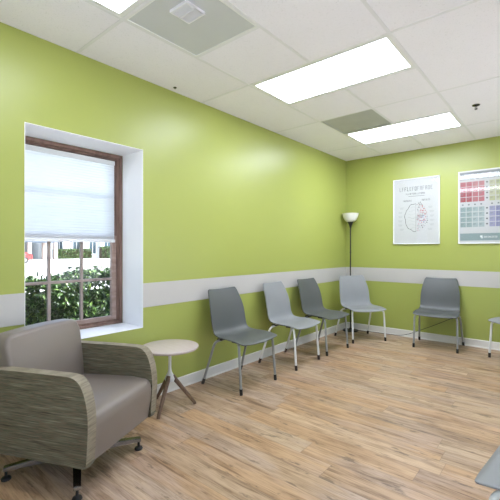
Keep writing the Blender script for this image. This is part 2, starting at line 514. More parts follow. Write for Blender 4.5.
# ceiling of lay-in tiles on a metal grid
yl = [0, -0.72, -1.94, -3.16, -4.38, -5.60, RY]
xs = [0, 0.61, 1.22, 1.83, 2.44, RX]
cells = []
for i in (0, 3, 4):
    for j in range(6): cells.append((xs[i], xs[i + 1], yl[j + 1], yl[j]))
for x0, x1 in ((0.61, 1.22), (1.22, 1.83)):
    cells.append((x0, x1, -0.72, 0)); cells.append((x0, x1, -2.55, -1.94))
    cells.append((x0, x1, -5.60, -4.99)); cells.append((x0, x1, RY, -5.60))
cells += [(1.22, 1.83, -1.94, -1.33), (0.61, 1.22, -3.77, -3.16), (1.22, 1.83, -4.38, -3.16)]
special = [(0.61, 1.83, -1.33, -0.72), (0.61, 1.83, -3.16, -2.55), (0.61, 1.83, -4.99, -4.38), (0.61, 1.22, -1.94, -1.33), (0.61, 1.22, -4.38, -3.77)]
b = bmesh.new()
g = 0.010
for (x0, x1, y0, y1) in cells:
    box(b, x0 + g, x1 - g, y0 + g, y1 - g, H, H + 0.02, 0.003, seg=1)
box(b, -.2, RX + .2, RY - .2, .2, H + 0.13, H + 0.2)
for (x0, x1, y0, y1) in cells + special:
    h = 0.011; z0, z1 = H - 0.0015, H + 0.004
    for bx_ in ((x0, x1, y0, y0 + h), (x0, x1, y1 - h, y1), (x0, x0 + h, y0 + h, y1 - h), (x1 - h, x1, y0 + h, y1 - h)):
        box(b, *bx_, z0, z1, mat=1)
struct('ceiling', b, ['tile', 'grid'])

# fluorescent troffers
def troffer(x0, x1, y0, y1, label, lens='lens'):
    r = empty('ceiling_light', ((x0 + x1) / 2, (y0 + y1) / 2, H))
    w, d = (x1 - x0) / 2 - .0115, (y1 - y0) / 2 - .0115
    lw, ld = w - 0.026, d - 0.034
    b = bmesh.new()
    z0, z1 = 0.0, 0.012
    box(b, -w, w, -d, -ld, z0, z1); box(b, -w, w, ld, d, z0, z1)
    box(b, -w, -lw, -ld, ld, z0, z1); box(b, lw, w, -ld, ld, z0, z1)
    box(b, -w, w, -d, d, 0.09, 0.10)
    box(b, -w, w, -d, -d + .004, z1, .09); box(b, -w, w, d - .004, d, z1, .09)
    box(b, -w, -w + .004, -d + .004, d - .004, z1, .09); box(b, w - .004, w, -d + .004, d - .004, z1, .09)
    build('frame', b, 'fixture', r)
    b = bmesh.new(); box(b, -lw, lw, -ld, ld, 0.003, 0.009)
    build('diffuser', b, lens, r)
    tag(r, label, 'ceiling light', 'recessed ceiling lights')
troffer(*special[1], 'large recessed light panel in the middle of the ceiling, in full view')
troffer(*special[0], 'smaller looking light panel closest to the far wall, beside grey ceiling vent', 'lens_far')
troffer(*special[2], 'light panel cut off by the top of the photo above the window', 'lens_near')

# vents
r = empty('air_diffuser', (0.915, -4.075, H))
b = bmesh.new(); q = .2935; z0 = -.002
box(b, -q, q, -q, -q + .01, z0, .012); box(b, -q, q, q - .01, q, z0, .012)
box(b, -q, -q + .01, -q + .01, q - .01, z0, .012); box(b, q - .01, q, -q + .01, q - .01, z0, .012)
build('frame', b, 'fixture', r)
b = bmesh.new(); box(b, -q + .01, q - .01, -q + .01, q - .01, .003, .010); build('panel', b, 'vent_panel', r)
b = bmesh.new()
gx, gy = 0.065, -0.095
box(b, gx - .075, gx + .075, gy - .006, gy + .006, -.014, .003)
for yy in (-.075, .063): box(b, gx - .075, gx + .075, gy + yy, gy + yy + .012, -.014, .003)
for xx in (-.075, .063): box(b, gx + xx, gx + xx + .012, gy - .063, gy + .063, -.014, .003)
for i in range(12):
    x = gx - .063 + i * .0105
    box(b, x + .002, x + .006, gy - .063, gy + .063, -.012, -.002)
build('grille', b, 'grid', r)
tag(r, 'large square glossy grey ceiling air panel with small slotted white grille, near the window', 'vent', 'ceiling vents')

r = empty('ceiling_vent', (0.915, -1.635, H))
b = bmesh.new(); 
box(b, -q, q, -q, -q + .014, z0, .012); box(b, -q, q, q - .014, q, z0, .012)
box(b, -q, -q + .014, -q + .014, q - .014, z0, .012); box(b, q - .014, q, -q + .014, q - .014, z0, .012)
build('frame', b, 'vent_dull', r)
b = bmesh.new(); box(b, -q + .014, q - .014, -q + .014, q - .014, .006, .012); build('panel', b, 'vent_dull', r)
tag(r, 'plain dull grey square vent panel between the two light panels toward far wall', 'vent', 'ceiling vents')

r = empty('ceiling_sprinkler', (2.045, -1.362, H - .0002))
b = bmesh.new(); lathe(b, [(0, 0), (.036, 0), (.034, -.006), (.018, -.012), (0, -.012)], 24); build('escutcheon', b, 'dark_chrome', r, True)
b = bmesh.new()
lathe(b, [(0, -.012), (.009, -.012), (.009, -.022), (.004, -.024), (.004, -.036), (0, -.036)], 14)
build('valve', b, 'chrome', r, True)
b = bmesh.new()
lathe(b, [(0, -.036), (.013, -.036), (.013, -.044), (0, -.044)], 16)
for s in (-1, 1): tube(b, [(s * .008, 0, -.020), (s * .011, 0, -.03), (s * .006, 0, -.037)], .0018, 6)
build('deflector', b, 'dark_chrome', r, True)
tag(r, 'small dark pendent sprinkler head on the ceiling at right', 'sprinkler')

b = bmesh.new(); lathe(b, [(0, 0), (.015, 0), (.015, -.004), (.006, -.007), (.004, -.014), (0, -.014)], 16)
o = build('ceiling_hook', b, 'dark_chrome', None, True, (0.078, -3.549, H - .0002))
tag(o, 'tiny grey hook stud on ceiling tile close to the window wall', 'hook')

# ------------------------------------------------------------------ window
b = bmesh.new()
yi0, yi1, zi0, zi1 = WY0 + .034, WY1 - .050, WZ0 + .036, WZ1 - .040
FX0, FX1 = -0.415, -0.311
def ring(b, x0, x1, y0, y1, z0, z1, wl, wr, wb, wt, mat=0, bev=.003):
    box(b, x0, x1, y0, y0 + wl, z0, z1, bev, mat); box(b, x0, x1, y1 - wr, y1, z0, z1, bev, mat)
    box(b, x0, x1, y0 + wl, y1 - wr, z0, z0 + wb, bev, mat); box(b, x0, x1, y0 + wl, y1 - wr, z1 - wt, z1, bev, mat)
ring(b, FX0, FX1, WY0 + .005, WY1 - .005, WZ0 + .005, WZ1 - .005, .022, .024, .022, .030)
ring(b, FX0, FX1 - .018, WY0 + .027, WY1 - .029, WZ0 + .027, WZ1 - .035, .008, .016, .012, .014)
wf = struct('window_1', b, 'wood_frame')
b = bmesh.new()
LX0, LX1 = -0.372, -0.338
ring(b, LX0, LX1, -4.690, -3.872, .657, 1.40, .022, .046, .036, .034, 0)
lower = build('lower_sash', b, 'wood_light', wf)
b = bmesh.new()
for y in (-4.438, -4.182):
    box(b, LX0 + .006, LX1 - .002, y - .011, y + .011, .692, 1.367, .003)
box(b, LX0 + .007, LX1 - .003, -4.669, -3.917, 1.018 - .011, 1.018 + .011, .003)
build('muntins', b, 'muntin', lower)
b = bmesh.new(); box(b, -.357, -.353, -4.669, -3.917, .692, 1.367); build('pane', b, 'glass', lower)
b = bmesh.new()
ring(b, -.411, -.377, -4.690, -3.872, 1.37, 2.065, .022, .046, .034, .036, 0)
upper = build('upper_sash', b, 'wood_light', wf)
b = bmesh.new()
for y in (-4.438, -4.182):
    box(b, -.405, -.379, y - .011, y + .011, 1.403, 2.030, .003)
box(b, -.404, -.380, -4.669, -3.917, 1.71, 1.732, .003)
build('muntins', b, 'muntin', upper)
b = bmesh.new(); box(b, -.396, -.392, -4.669, -3.917, 1.403, 2.030); build('pane', b, 'glass', upper)

# blind
r = empty('window_blind', (-0.324, -4.285, 1.36))
b = bmesh.new(); box(b, -.004, .014, -.398, .382, .655, .694, .003); build('headrail', b, 'blind_rail', r)
b = bmesh.new()
n = 60
prev = None
y0, y1 = -.398, .380
for i in range(n + 1):
    z = 0.004 + (0.655 - 0.004) * i / n
    x = .004 + (.0022 if i % 2 else 0.0)
    row_ = (b.verts.new((x, y0, z)), b.verts.new((x, y1, z)))
    if prev: b.faces.new((prev[0], prev[1], row_[1], row_[0]))
    prev = row_
build('blind_fabric', b, 'blind', r)
b = bmesh.new(); box(b, -.006, .014, -.400, .384, -.022, .004, .004); build('bottom_rail', b, 'blind_rail', r)
tag(r, 'translucent white pleated blind covering the upper half of the window', 'blind')

# ------------------------------------------------------------------ stacking chairs
SH = [  # y, z, half width, dish
    (-.278, .418, .240, 0.000), (-.268, .430, .258, 0.000), (-.235, .445, .264, -.001), (-.160, .452, .266, -.005),
    (-.090, .452, .264, -.009), (-.020, .448, .259, -.012), (.040, .446, .253, -.015), (.090, .452, .246, -.018),
    (.124, .472, .242, -.019), (.145, .506, .240, -.020), (.158, .550, .240, -.022), (.168, .600, .241, -.024),
    (.179, .650, .240, -.025), (.192, .700, .235, -.026), (.208, .750, .226, -.026), (.228, .800, .215, -.025),
    (.248, .845, .205, -.024), (.258, .868, .198, -.023), (.263, .882, .182, -.022)]
def chair_shell_bm():
    b = bmesh.new()
    cols = 12
    rows = []
    n = len(SH)
    for i, (y, z, hw, dish) in enumerate(SH):
        a = Vector((SH[max(i - 1, 0)][0], SH[max(i - 1, 0)][1])); c = Vector((SH[min(i + 1, n - 1)][0], SH[min(i + 1, n - 1)][1]))
        t = (c - a).normalized(); nrm = Vector((-t.y, t.x))      # towards the sitter
        rw = []
        for j in range(cols + 1):
            u = math.sin((j / cols * 2 - 1) * PI / 2)
            off = -dish * (abs(u) ** 2.2)
            yy = y + nrm.x * off; zz = z + nrm.y * off
            if i <= 1: yy += 0.012 * abs(u) ** 3 * (2 - i) / 2; zz += .016 * u * u * (2 - i) / 2 
            rw.append(b.verts.new((u * hw, yy, zz)))
        rows.append(rw)
    for i in range(n - 1):
        for j in range(cols):
            b.faces.new((rows[i][j], rows[i][j + 1], rows[i + 1][j + 1], rows[i + 1][j]))
    return b
def make_chair(shell, leg, capm):
    r = empty('stacking_chair', (0, 0, 0))
    o = build('shell', chair_shell_bm(), shell, r, True)
    s = o.modifiers.new('thick', 'SOLIDIFY'); s.thickness = 0.010; s.offset = 0
    s = o.modifiers.new('sub', 'SUBSURF'); s.levels = 1; s.render_levels = 2
    b = bmesh.new()
    box(b, -.20, .20, -.150, -.075, .424, .437, .004); box(b, -.20, .20, .050, .115, .420, .433, .004)
    box(b, -.13, -.07, -.075, .05, .420, .434, .003); box(b, .07, .13, -.075, .05, .420, .434, .003)
    build('under_frame', b, 'underseat', r)
    for s in (-1, 1):
        for kind in ('f', 'r'):
            if kind == 'f':
                foot = Vector((s * .252, -.240, 0)); pts = [foot, (s * .246, -.208, .424), (s * .17, -.120, .428)]
            else:
                foot = Vector((s * .272, .232, 0)); pts = [foot, (s * .243, .095, .414), (s * .150, .070, .426)]
            top = Vector(pts[1]); c0 = foot + (top - foot) * .125; 
            b = bmesh.new(); tube(b, smooth_path([foot + (top - foot) * .02] + pts[1:], .045, 6), .0122, 12)
            lg = build('leg', b, leg, r, True)
            b = bmesh.new(); tube(b, [foot, c0], .0145, 12)
            build('foot_cap', b, capm, lg, True)
    return r
def setlab(o, x, y, rz, label, group=None):
    o.location = (x, y, 0); o.rotation_euler = (0, 0, R(rz))
    tag(o, label, 'chair', group)
GR = 'grey plastic stacking chairs around the walls'
c1 = make_chair('shell_dark', 'leg_grey', 'black')
setlab(c1, .315, -2.95, 90, 'dark grey chair with grey legs next to the round side table', GR)
c2 = make_chair('shell_light', 'leg_white', 'cap_brown')
setlab(c2, .308, -2.085, 92, 'pale grey chair with white legs between two dark grey chairs on window wall', GR)
c = copy_tree(c1); setlab(c, .315, -1.37, 87, 'dark grey chair on window wall, nearest to the room corner', GR)
c = copy_tree(c2); setlab(c, .470, -.530, 55, 'pale grey chair with white legs standing in the corner before the floor lamp', GR)
c = copy_tree(c1); setlab(c, 1.44, -.285, 5, 'dark grey chair against the far wall below the gap between posters', GR)
c = copy_tree(c2); setlab(c, 2.372, -.350, -28, 'white-legged chair cut off at the right edge below the coloured chart', GR)
c = copy_tree(c2); setlab(c, 2.762, -3.872, -96.8, 'closest pale grey chair, only its seat corner showing at lower right', GR)

# ------------------------------------------------------------------ side table
r = empty('side_table', (.268, -3.752, 0))
b = bmesh.new(); lathe(b, [(0, .472), (.214, .472), (.229, .478), (.232, .487), (.230, .493), (.226, .494), (0, .494)], 64)
build('tabletop', b, 'table_top', r, True)
b = bmesh.new(); lathe(b, [(0, .472), (.055, .472), (.055, .466), (.016, .460), (.0125, .44), (.0125, .31), (.017, .285), (.036, .245), (.042, .228), (.036, .212), (0, .205)], 24)
build('stem', b, 'white_metal', r, True)
for fx, fy in ((.115, .179), (.114, -.202), (-.225, .030)):
    d = Vector((fx, fy, 0)); d0 = d.normalized() * .020
    b = bmesh.new()
    tube(b, [(d0.x, d0.y, .250), (d.x * .94, d.y * .94, .012), (d.x * .955, d.y * .955, 0.0)], [.019, .013, .0125], 12)
    build('leg', b, 'walnut', r, True)
tag(r, 'small round side table with white stem and three brown wooden legs', 'table')

# ------------------------------------------------------------------ floor lamp
r = empty('floor_lamp', (.150, -.160, 0))
b = bmesh.new(); lathe(b, [(0, 0), (.118, 0), (.122, .006), (.118, .016), (.07, .026), (.02, .034), (.014, .05), (0, .05)], 40)
build('base', b, 'black_metal', r, True)
b = bmesh.new(); lathe(b, [(0, .04), (.0095, .04), (.0095, .62), (.0115, .622), (.0115, .64), (.0095, .642), (.0095, 1.22), (.0115, 1.222), (.0115, 1.24), (.0095, 1.242), (.0095, 1.62), (0, 1.62)], 16)
build('pole', b, 'black_metal', r, True)
b = bmesh.new(); lathe(b, [(0, 1.61), (.010, 1.61), (.022, 1.655), (.045, 1.70), (.046, 1.706), (0, 1.706)], 28)
build('shade_holder', b, 'black_metal', r, True)
b = bmesh.new(); lathe(b, [(.020, 1.707), (.060, 1.710), (.092, 1.740), (.112, 1.785), (.127, 1.836), (.129, 1.840), (.125, 1.840), (.121, 1.836), (.107, 1.787), (.087, 1.745), (.056, 1.716), (.020, 1.713)], 40)
build('lamp_shade', b, 'shade', r, True)
b = bmesh.new()
pts = [(.10, .03, .012), (.30, .118, .006), (.50, .120, .006), (.72, .122, .010), (.86, .128, .055), (1.02, .135, .138), (1.19, .142, .224), (1.365, .146, .322), (1.40, .146, .345)]
tube(b, smooth_path(pts, .08, 4), .0035, 8)
cd = build('cord', b, 'black', r, True); tag(cd, 'thin black cord running along the baseboard')
b = bmesh.new(); box(b, 1.385, 1.415, .128, .158, .335, .370, .004); build('plug', b, 'black', cd)
tag(r, 'tall black torchiere lamp with white bowl shade in the room corner', 'lamp')

# ------------------------------------------------------------------ armchair
SW = R(-3.3)
r = empty('armchair', (.483, -4.59, 0), R(114.1))
# local: facing -Y, +X toward the side table
arm = [(-.320, .19), (-.328, .30), (-.333, .39), (-.331, .45), (-.323, .505), (-.309, .555), (-.289, .597), (-.264, .622), (-.235, .634), (-.195, .638), (.0, .637), (.20, .635), (.345, .632), (.368, .622), (.378, .59), (.378, .30), (.372, .19)]
def chaikin(pl, it=2):
    for _ in range(it):
        o_ = []
        for a_, b_ in zip(pl, pl[1:] + pl[:1]):
            o_ += [(a_[0] * .75 + b_[0] * .25, a_[1] * .75 + b_[1] * .25), (a_[0] * .25 + b_[0] * .75, a_[1] * .25 + b_[1] * .75)]
        pl = o_
    return pl
arm = [(-.318, .194)] + arm[1:]
arm = arm[:1] * 1 + chaikin(arm, 2)[0:0] + chaikin([(-.318, .186), (-.322, .192)] + arm[1:-1] + [(.374, .196), (.370, .188), (.30, .187), (-.25, .187)], 2)
arm = arm[1:]
for s in (-1, 1):
    b = bmesh.new()
    prism(b, arm, 'x', s * .268, s * .332, .024, 5)
    o = build('armrest', b, ['fabric', 'fabric_lit_edge'], r, True)
    for p in o.data.polygons:
        if abs(p.normal.x) < 0.30 and p.center.z > .22: p.material_index = 1  # top and front edges take the painted-in lit tone
    tag(o, 'olive striated fabric armrest panel')
def cushion(name, x0, x1, prof, bev, mat, crown=0.0):
    b = bmesh.new()
    prism(b, prof, 'x', x0, x1, bev, 5)
    return build(name, b, mat, r, True)
seat = [(-.305, .19), (-.322, .30), (-.327, .37), (-.324, .405), (-.310, .428), (-.284, .440), (-.20, .444), (.0, .436), (.16, .428), (.30, .42), (.33, .205)]
cushion('seat', -.271, .271, seat, .012, 'vinyl')
# backrest built as rounded slab leaning back
b = bmesh.new()
NX, NZ = 14, 14
def back_front(u, w):
    # u -1..1 across, w 0..1 up
    hw = .270 + .016 * w
    z = .40 + (.808 - .40) * w
    x = u * hw
    if w > .86 and abs(u) > .86:
        k_ = (w - .86) / .14 * (abs(u) - .86) / .14
        z -= .018 * k_; x -= math.copysign(.018 * k_, u)
    z -= .012 * w * u * u
    y = .185 + .062 * w - .030 * math.sin(PI * min(1, w * 1.02)) * (1 - .8 * abs(u) ** 3)
    return x, y, z
F_ = [[None] * (NX + 1) for _ in range(NZ + 1)]; B_ = [[None] * (NX + 1) for _ in range(NZ + 1)]
for i in range(NZ + 1):
    for j in range(NX + 1):
        u = j / NX * 2 - 1; w = i / NZ
        x, y, z = back_front(u, w)
        F_[i][j] = b.verts.new((x, y, z))
        B_[i][j] = b.verts.new((x, y + .12, z))
for i in range(NZ):
    for j in range(NX):
        b.faces.new((F_[i][j], F_[i][j + 1], F_[i + 1][j + 1], F_[i + 1][j]))
        b.faces.new((B_[i][j], B_[i + 1][j], B_[i + 1][j + 1], B_[i][j + 1]))
for i in range(NZ):
    for j in (0, NX):
        b.faces.new((F_[i][j], F_[i + 1][j], B_[i + 1][j], B_[i][j]))
for j in range(NX):
    for i in (0, NZ):
        b.faces.new((F_[i][j], B_[i][j], B_[i][j + 1], F_[i][j + 1]))
bmesh.ops.recalc_face_normals(b, faces=b.faces[:])
o = build('backrest', b, 'vinyl', r, True)
for p in o.data.polygons: p.use_smooth = True
md = o.modifiers.new('bev', 'BEVEL'); md.width = .035; md.segments = 5; md.limit_method = 'ANGLE'; md.angle_limit = R(50)
b = bmesh.new(); box(b, -.270, .270, .31, .374, .21, .66, .015); build('back_panel', b, 'vinyl', r, True)
# four-star base
OFF = Vector((-.022, 0, 0))
b = bmesh.new(); box(b, -.20, .20, -.20, .22, .188, .204, .003); build('mounting_plate', b, 'black', r)
b = bmesh.new(); lathe(b, [(0, .188), (.050, .188), (.050, .172), (.024, .168), (.024, .080), (.045, .072), (.045, .045), (0, .045)], 28, OFF)
build('pedestal', b, 'chrome', r, True)
for sx, sy in ((-1, -1), (1, -1), (-1, 1), (1, 1)):
    d = Matrix.Rotation(SW, 3, 'Z') @ Vector((sx * .256, sy * .250, 0)); L_ = d.length; dn = d.normalized(); pn = Vector((-dn.y, dn.x, 0))
    b = bmesh.new()
    A = []
    for t_, zc, hw, hh in ((.03, .078, .024, .022), (L_ * .55, .072, .021, .016), (L_ + .012, .062, .018, .011)):
        c_ = dn * t_
        A.append([b.verts.new(OFF + c_ + pn * a + Vector((0, 0, zc + h_))) for a, h_ in ((-hw, -hh), (hw, -hh), (hw, hh), (-hw, hh))])
    for i in range(2):
        for k_ in range(4): b.faces.new((A[i][k_], A[i][(k_ + 1) % 4], A[i + 1][(k_ + 1) % 4], A[i + 1][k_]))
    b.faces.new(A[0]); b.faces.new(A[-1])
    bmesh.ops.bevel(b, geom=b.edges[:], offset=.003, segments=2, affect='EDGES')
    lg = build('leg', b, 'chrome', r, True)
    b = bmesh.new(); lathe(b, [(0, 0), (.024, 0), (.026, .006), (.022, .014), (.008, .020), (.007, .052), (0, .052)], 20, (d.x + OFF.x, d.y, 0))
    build('glide', b, 'black', lg, True)
tag(r, 'taupe vinyl armchair with striated olive fabric arms on chrome star base', 'armchair')

# ------------------------------------------------------------------ posters
def poster(x0, x1, z0, z1, label, cat='poster'):
    r = empty('framed_poster', ((x0 + x1) / 2, 0, (z0 + z1) / 2))
    w, h = (x1 - x0) / 2, (z1 - z0) / 2
    b = bmesh.new(); t = .011
    box(b, -w, w, -.026, -.001, -h, -h + t, .002); box(b, -w, w, -.026, -.001, h - t, h, .002)
    box(b, -w, -w + t, -.026, -.001, -h + t, h - t, .002); box(b, w - t, w, -.026, -.001, -h + t, h - t, .002)
    build('frame', b, 'frame_white', r)
    b = bmesh.new(); box(b, -w + t, w - t, -.014, -.002, -h + t, h - t); pr_ = build('print', b, 'paper', r)
    b = bmesh.new(); box(b, -w + t, w - t, -.0215, -.020, -h + t, h - t); build('glazing', b, 'acrylic', r)
    tag(r, label, cat, 'framed posters on the far wall')
    return r, pr_, w, h
YP = -.0145
def rect(b, x0, x1, z0, z1, mat=0, y=YP):
    box(b, x0, x1, y - .0004, y + .0004, z0, z1, mat=mat)

r, pr_, w, h = poster(.765, 1.399, 1.354, 2.304, 'white framed diagram of a two-sided brain on white paper')
mats = ['ink grey', 'ink dark', 'ink pale', 'ink red', 'ink pink', 'ink blue']
b = bmesh.new()
# title line, second line and two side headings (too small in the photo to read)
rng = random.Random(3)
def letters(b, x0, x1, z0, z1, n, mat, dark=()):
    p = (x1 - x0) / n
    for i in range(n):
        m_ = 1 if i in dark else mat
        a = x0 + i * p; e = a + p * .68; st = p * .17; zm = (z0 + z1) / 2
        k_ = rng.randrange(5)
        rect(b, a, a + st, z0, z1, m_)
        if k_ != 1: rect(b, a + st, e, z1 - st, z1, m_)
        if k_ in (0, 3): rect(b, e - st, e, z0, z1 - st, m_)
        if k_ in (1, 2, 3): rect(b, a + st, e if k_ != 3 else e - st, z0, z0 + st, m_)
        if k_ in (0, 2, 4): rect(b, a + st, e - st * 1.1, zm - st / 2, zm + st / 2, m_)
letters(b, -.225, .235, .295, .352, 13, 0, (2, 3, 6))
letters(b, -.135, .135, .240, .262, 16, 1)
rect(b, -.10, .12, .212, .218, 0)
letters(b, -.175, -.055, .140, .164, 8, 1)
letters(b, .085, .195, .140, .164, 7, 1)
build('lettering', b, mats, pr_)
b = bmesh.new()
# left hemisphere outline and inner folds
def stroke(b, pts, wd, mat):
    for (x0, z0), (x1, z1) in zip(pts, pts[1:]):
        d = Vector((x1 - x0, 0, z1 - z0))
        if d.length < 1e-6: continue
        n_ = Vector((-d.z, 0, d.x)).normalized() * wd / 2
        vs = [b.verts.new(Vector((px_, YP - .0004, pz_)) + s_ * n_) for (px_, pz_), s_ in (((x0, z0), 1), ((x1, z1), 1), ((x1, z1), -1), ((x0, z0), -1))]
        b.faces.new(vs).material_index = mat
bc = (.012, -.095)
out_ = []
for i in range(41):
    a = R(88 + 184 * i / 40)
    rr = 1 + .03 * math.sin(7 * a) + .02 * math.sin(13 * a)
    out_.append((bc[0] - .012 + .150 * rr * math.cos(a), bc[1] + .200 * rr * math.sin(a)))
stroke(b, out_, .0060, 1)
stroke(b, [(bc[0] - .012, bc[1] + .195), (bc[0] - .012, bc[1] - .195)], .003, 0)
for k_ in range(7):
    z = bc[1] + .15 - k_ * .05; pts = []
    for i in range(9):
        t_ = i / 8
        pts.append((bc[0] - .02 - t_ * .10 * math.sqrt(max(0, 1 - ((z - bc[1]) / .2) ** 2)), z + .010 * math.sin(5 * t_ + k_)))
    stroke(b, pts, .003, 0 if k_ == 3 else 2)
# call-out notes at both sides
for s in (-1, 1):
    for k_ in range(6):
        z = bc[1] + .15 - k_ * .062
        xm = s * (.215 - (.02 if k_ in (0, 5) else 0))
        for q_ in range(3): rect(b, xm - .030 + .004 * q_, xm + .030 - .005 * q_, z - q_ * .010, z - q_ * .010 + .004, 2)
build('brain_outline', b, mats, pr_)
b = bmesh.new()
pal = [3, 4, 3, 4, 5, 0, 2, 4, 3, 2]
n_b = 0
for gi in range(13):
    for gj in range(17):
        u = (gi + .5) / 13; vv = (gj + .5) / 17 * 2 - 1
        if u * u + vv * vv > .98: continue
        x = bc[0] + .004 + .148 * u + rng.uniform(-.004, .004); z = bc[1] + .198 * vv + rng.uniform(-.005, .005)
        if u < .22: mt = rng.choice([0, 2, 2, 0, 4])
        elif vv < -.45: mt = rng.choice([2, 2, 4, 0, 2])
        elif .3 < u < .72 and abs(vv + .05) < .26: mt = rng.choice([5, 5, 0, 3])
        else: mt = rng.choice(pal)
        if rng.random() < .25: continue
        s_ = rng.uniform(.0050, .0105); n_ = rng.choice((3, 4, 5, 6)); ph = rng.random() * 6; n_b += 1
        b.faces.new([b.verts.new((x + s_ * math.cos(ph - 2 * PI * i / n_), YP - .0006 - n_b * 1e-6, z + s_ * math.sin(ph - 2 * PI * i / n_))) for i in range(n_)]).material_index = mt
for k_ in range(5):
    s_ = .008; x = bc[0] + .030 + .011 * k_; z = bc[1] + (.205, .185, .215, .190, .178)[k_]
    b.faces.new([b.verts.new((x + s_ * math.cos(2 * PI * i / 4), YP - .0009 - k_ * 1e-5, z + s_ * 1.5 * math.sin(2 * PI * i / 4))) for i in range(4)]).material_index = 0
build('brain_colouring', b, mats, pr_)

r, pr_, w, h = poster(1.628, 2.283, 1.353, 2.313, 'white framed colour chart of small square cells with grey header')
b = bmesh.new(); rect(b, -w + .020, w - .020, h - .115, h - .020, 0); build('header_band', b, 'header grey', pr_)
b = bmesh.new(); rect(b, -w + .020, w - .020, -h + .040, -h + .135, 0); build('footer_band', b, 'footer teal', pr_)
cm = ['cell red', 'cell rose', 'cell salmon', 'cell teal', 'cell pale teal', 'cell olive', 'cell pale olive', 'cell violet', 'cell lavender', 'ink dark', 'ink grey', 'ink white']
b = bmesh.new()
ch_ = .068
def cx_(i): return -w + .0215 + i * .0705 if i < 4 else w - .0215 - (9 - i) * .0705
def cell(i, z1, mt):
    x0 = cx_(i)
    rect(b, x0 + .003, x0 + .066, z1 - .060, z1, mt)
    rect(b, x0 + .010, x0 + .042, z1 - .020, z1 - .015, 10, YP - .0008)
    rect(b, x0 + .010, x0 + .034, z1 - .032, z1 - .028, 10, YP - .0008)
ztop = h - .145; zlow = h - .478
for j in range(4):
    for i in range(4):
        cell(i, ztop - j * ch_, [1, 1, 0, 0][j] if i < 2 else [2, 2, 1, 1][j])
        cell(5 + i, ztop - j * ch_, 5 if (i + j) % 2 else 6)
for j in range(4):
    for i in range(4):
        cell(i, zlow - j * ch_, 3 if i < 2 else 4)
        cell(5 + i, zlow - j * ch_, 8 if i < 1 else 7)
build('chart_cells', b, cm, pr_)
b = bmesh.new()
for j in range(4): rect(b, -.009, .009, ztop - j * ch_ - .030, ztop - j * ch_ - .014, 9)
for j in range(4): rect(b, -.009, .009, zlow - j * ch_ - .032, zlow - j * ch_ - .014, 9)
for i in range(4):
    for xx in (cx_(i) + .030, cx_(5 + i) + .030): rect(b, xx - .010, xx + .010, ztop - 4 * ch_ - .038, ztop - 4 * ch_ - .020, 10)
letters(b, -.20, .22, h - .085, h - .050, 11, 10, (1, 5, 6, 9))
letters(b, -.035, .115, -h + .075, -h + .097, 10, 11)
rect(b, -.075, -.050, -h + .080, -h + .105, 11); rect(b, -.062, -.048, -h + .068, -h + .082, 11)
for o_ in b.verts: o_.co.y -= .0003
build('chart_markings', b, cm, pr_)

# ------------------------------------------------------------------ outdoors
GZ = -0.15
b = bmesh.new(); box(b, -2.9, -.44, -6.54, 6, GZ - .1, GZ); struct('ground', b, 'ground')
b = bmesh.new(); box(b, -130, -2.9, -90, 150, GZ - .13, GZ - .02); box(b, -2.9, 60, -90, -12, GZ - .13, GZ - .02); box(b, 3.3, 60, -12, 6, GZ - .13, GZ - .02); box(b, -2.9, 60, 6, 150, GZ - .13, GZ - .02); box(b, -2.9, 3.3, -12, -6.55, GZ - .13, GZ - .02); struct('parking_lot', b, 'pavement')

hr = empty('hedge', (-1.75, -3.5, GZ))
b = bmesh.new()
rng = random.Random(11)
verts, faces = [], []
def leafat(p, s_):
    a = Vector((rng.uniform(-1, 1), rng.uniform(-1, 1), rng.uniform(-.3, 1))).normalized()
    u = a.cross(Vector((rng.uniform(-1, 1), rng.uniform(-1, 1), rng.uniform(-1, 1)))).normalized(); v_ = a.cross(u)
    i = len(verts)
    for q_ in (-u * s_, v_ * s_ * .42 + a * s_ * .12, u * s_, -v_ * s_ * .42 + a * s_ * .12): verts.append(tuple(p + q_))
    faces.extend([(i, i + 1, i + 2), (i, i + 2, i + 3)])
def top_h(y): return 1.115 + .035 * math.sin(y * 3.1) + .03 * math.sin(y * 7.7 + 1)
for i in range(30000):
    y = rng.uniform(-2.9, 3.4)
    th = top_h(y)
    q_ = rng.random()
    if q_ < .55: x = .42 - abs(rng.gauss(0, .07)); z = rng.uniform(.06, th)
    elif q_ < .85: x = rng.uniform(-.42, .42); z = th - abs(rng.gauss(0, .05)) + (.08 * rng.random() if rng.random() < .15 else 0)
    else: x = rng.uniform(-.4, .4); z = rng.uniform(.1, th)
    x += .05 * math.sin(y * 5 + z * 4)
    leafat(Vector((x, y, z)), rng.uniform(.024, .046))
me = bpy.data.meshes.new('foliage'); me.from_pydata(verts, [], faces); me.materials.append(M['leaf'])
o = bpy.data.objects.new('foliage', me); COL.objects.link(o); o.parent = hr
b = bmesh.new()
for i in range(46):
    y = -2.8 + i * .135 + rng.uniform(-.04, .04); x = rng.uniform(-.2, .2)
    p0 = Vector((x, y, 0))
    for k_ in range(3):
        e = p0 + Vector((rng.uniform(-.2, .2), rng.uniform(-.2, .2), rng.uniform(.75, 1.0)))
        tube(b, [p0, (p0 + e) / 2 + Vector((rng.uniform(-.04, .04), rng.uniform(-.04, .04), 0)), e], [.009, .006, .003], 5)
build('stems', b, 'twig', hr)
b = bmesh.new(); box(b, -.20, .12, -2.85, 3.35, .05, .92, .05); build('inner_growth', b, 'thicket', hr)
tag(hr, 'leafy green hedge growing just outside the window', 'hedge')

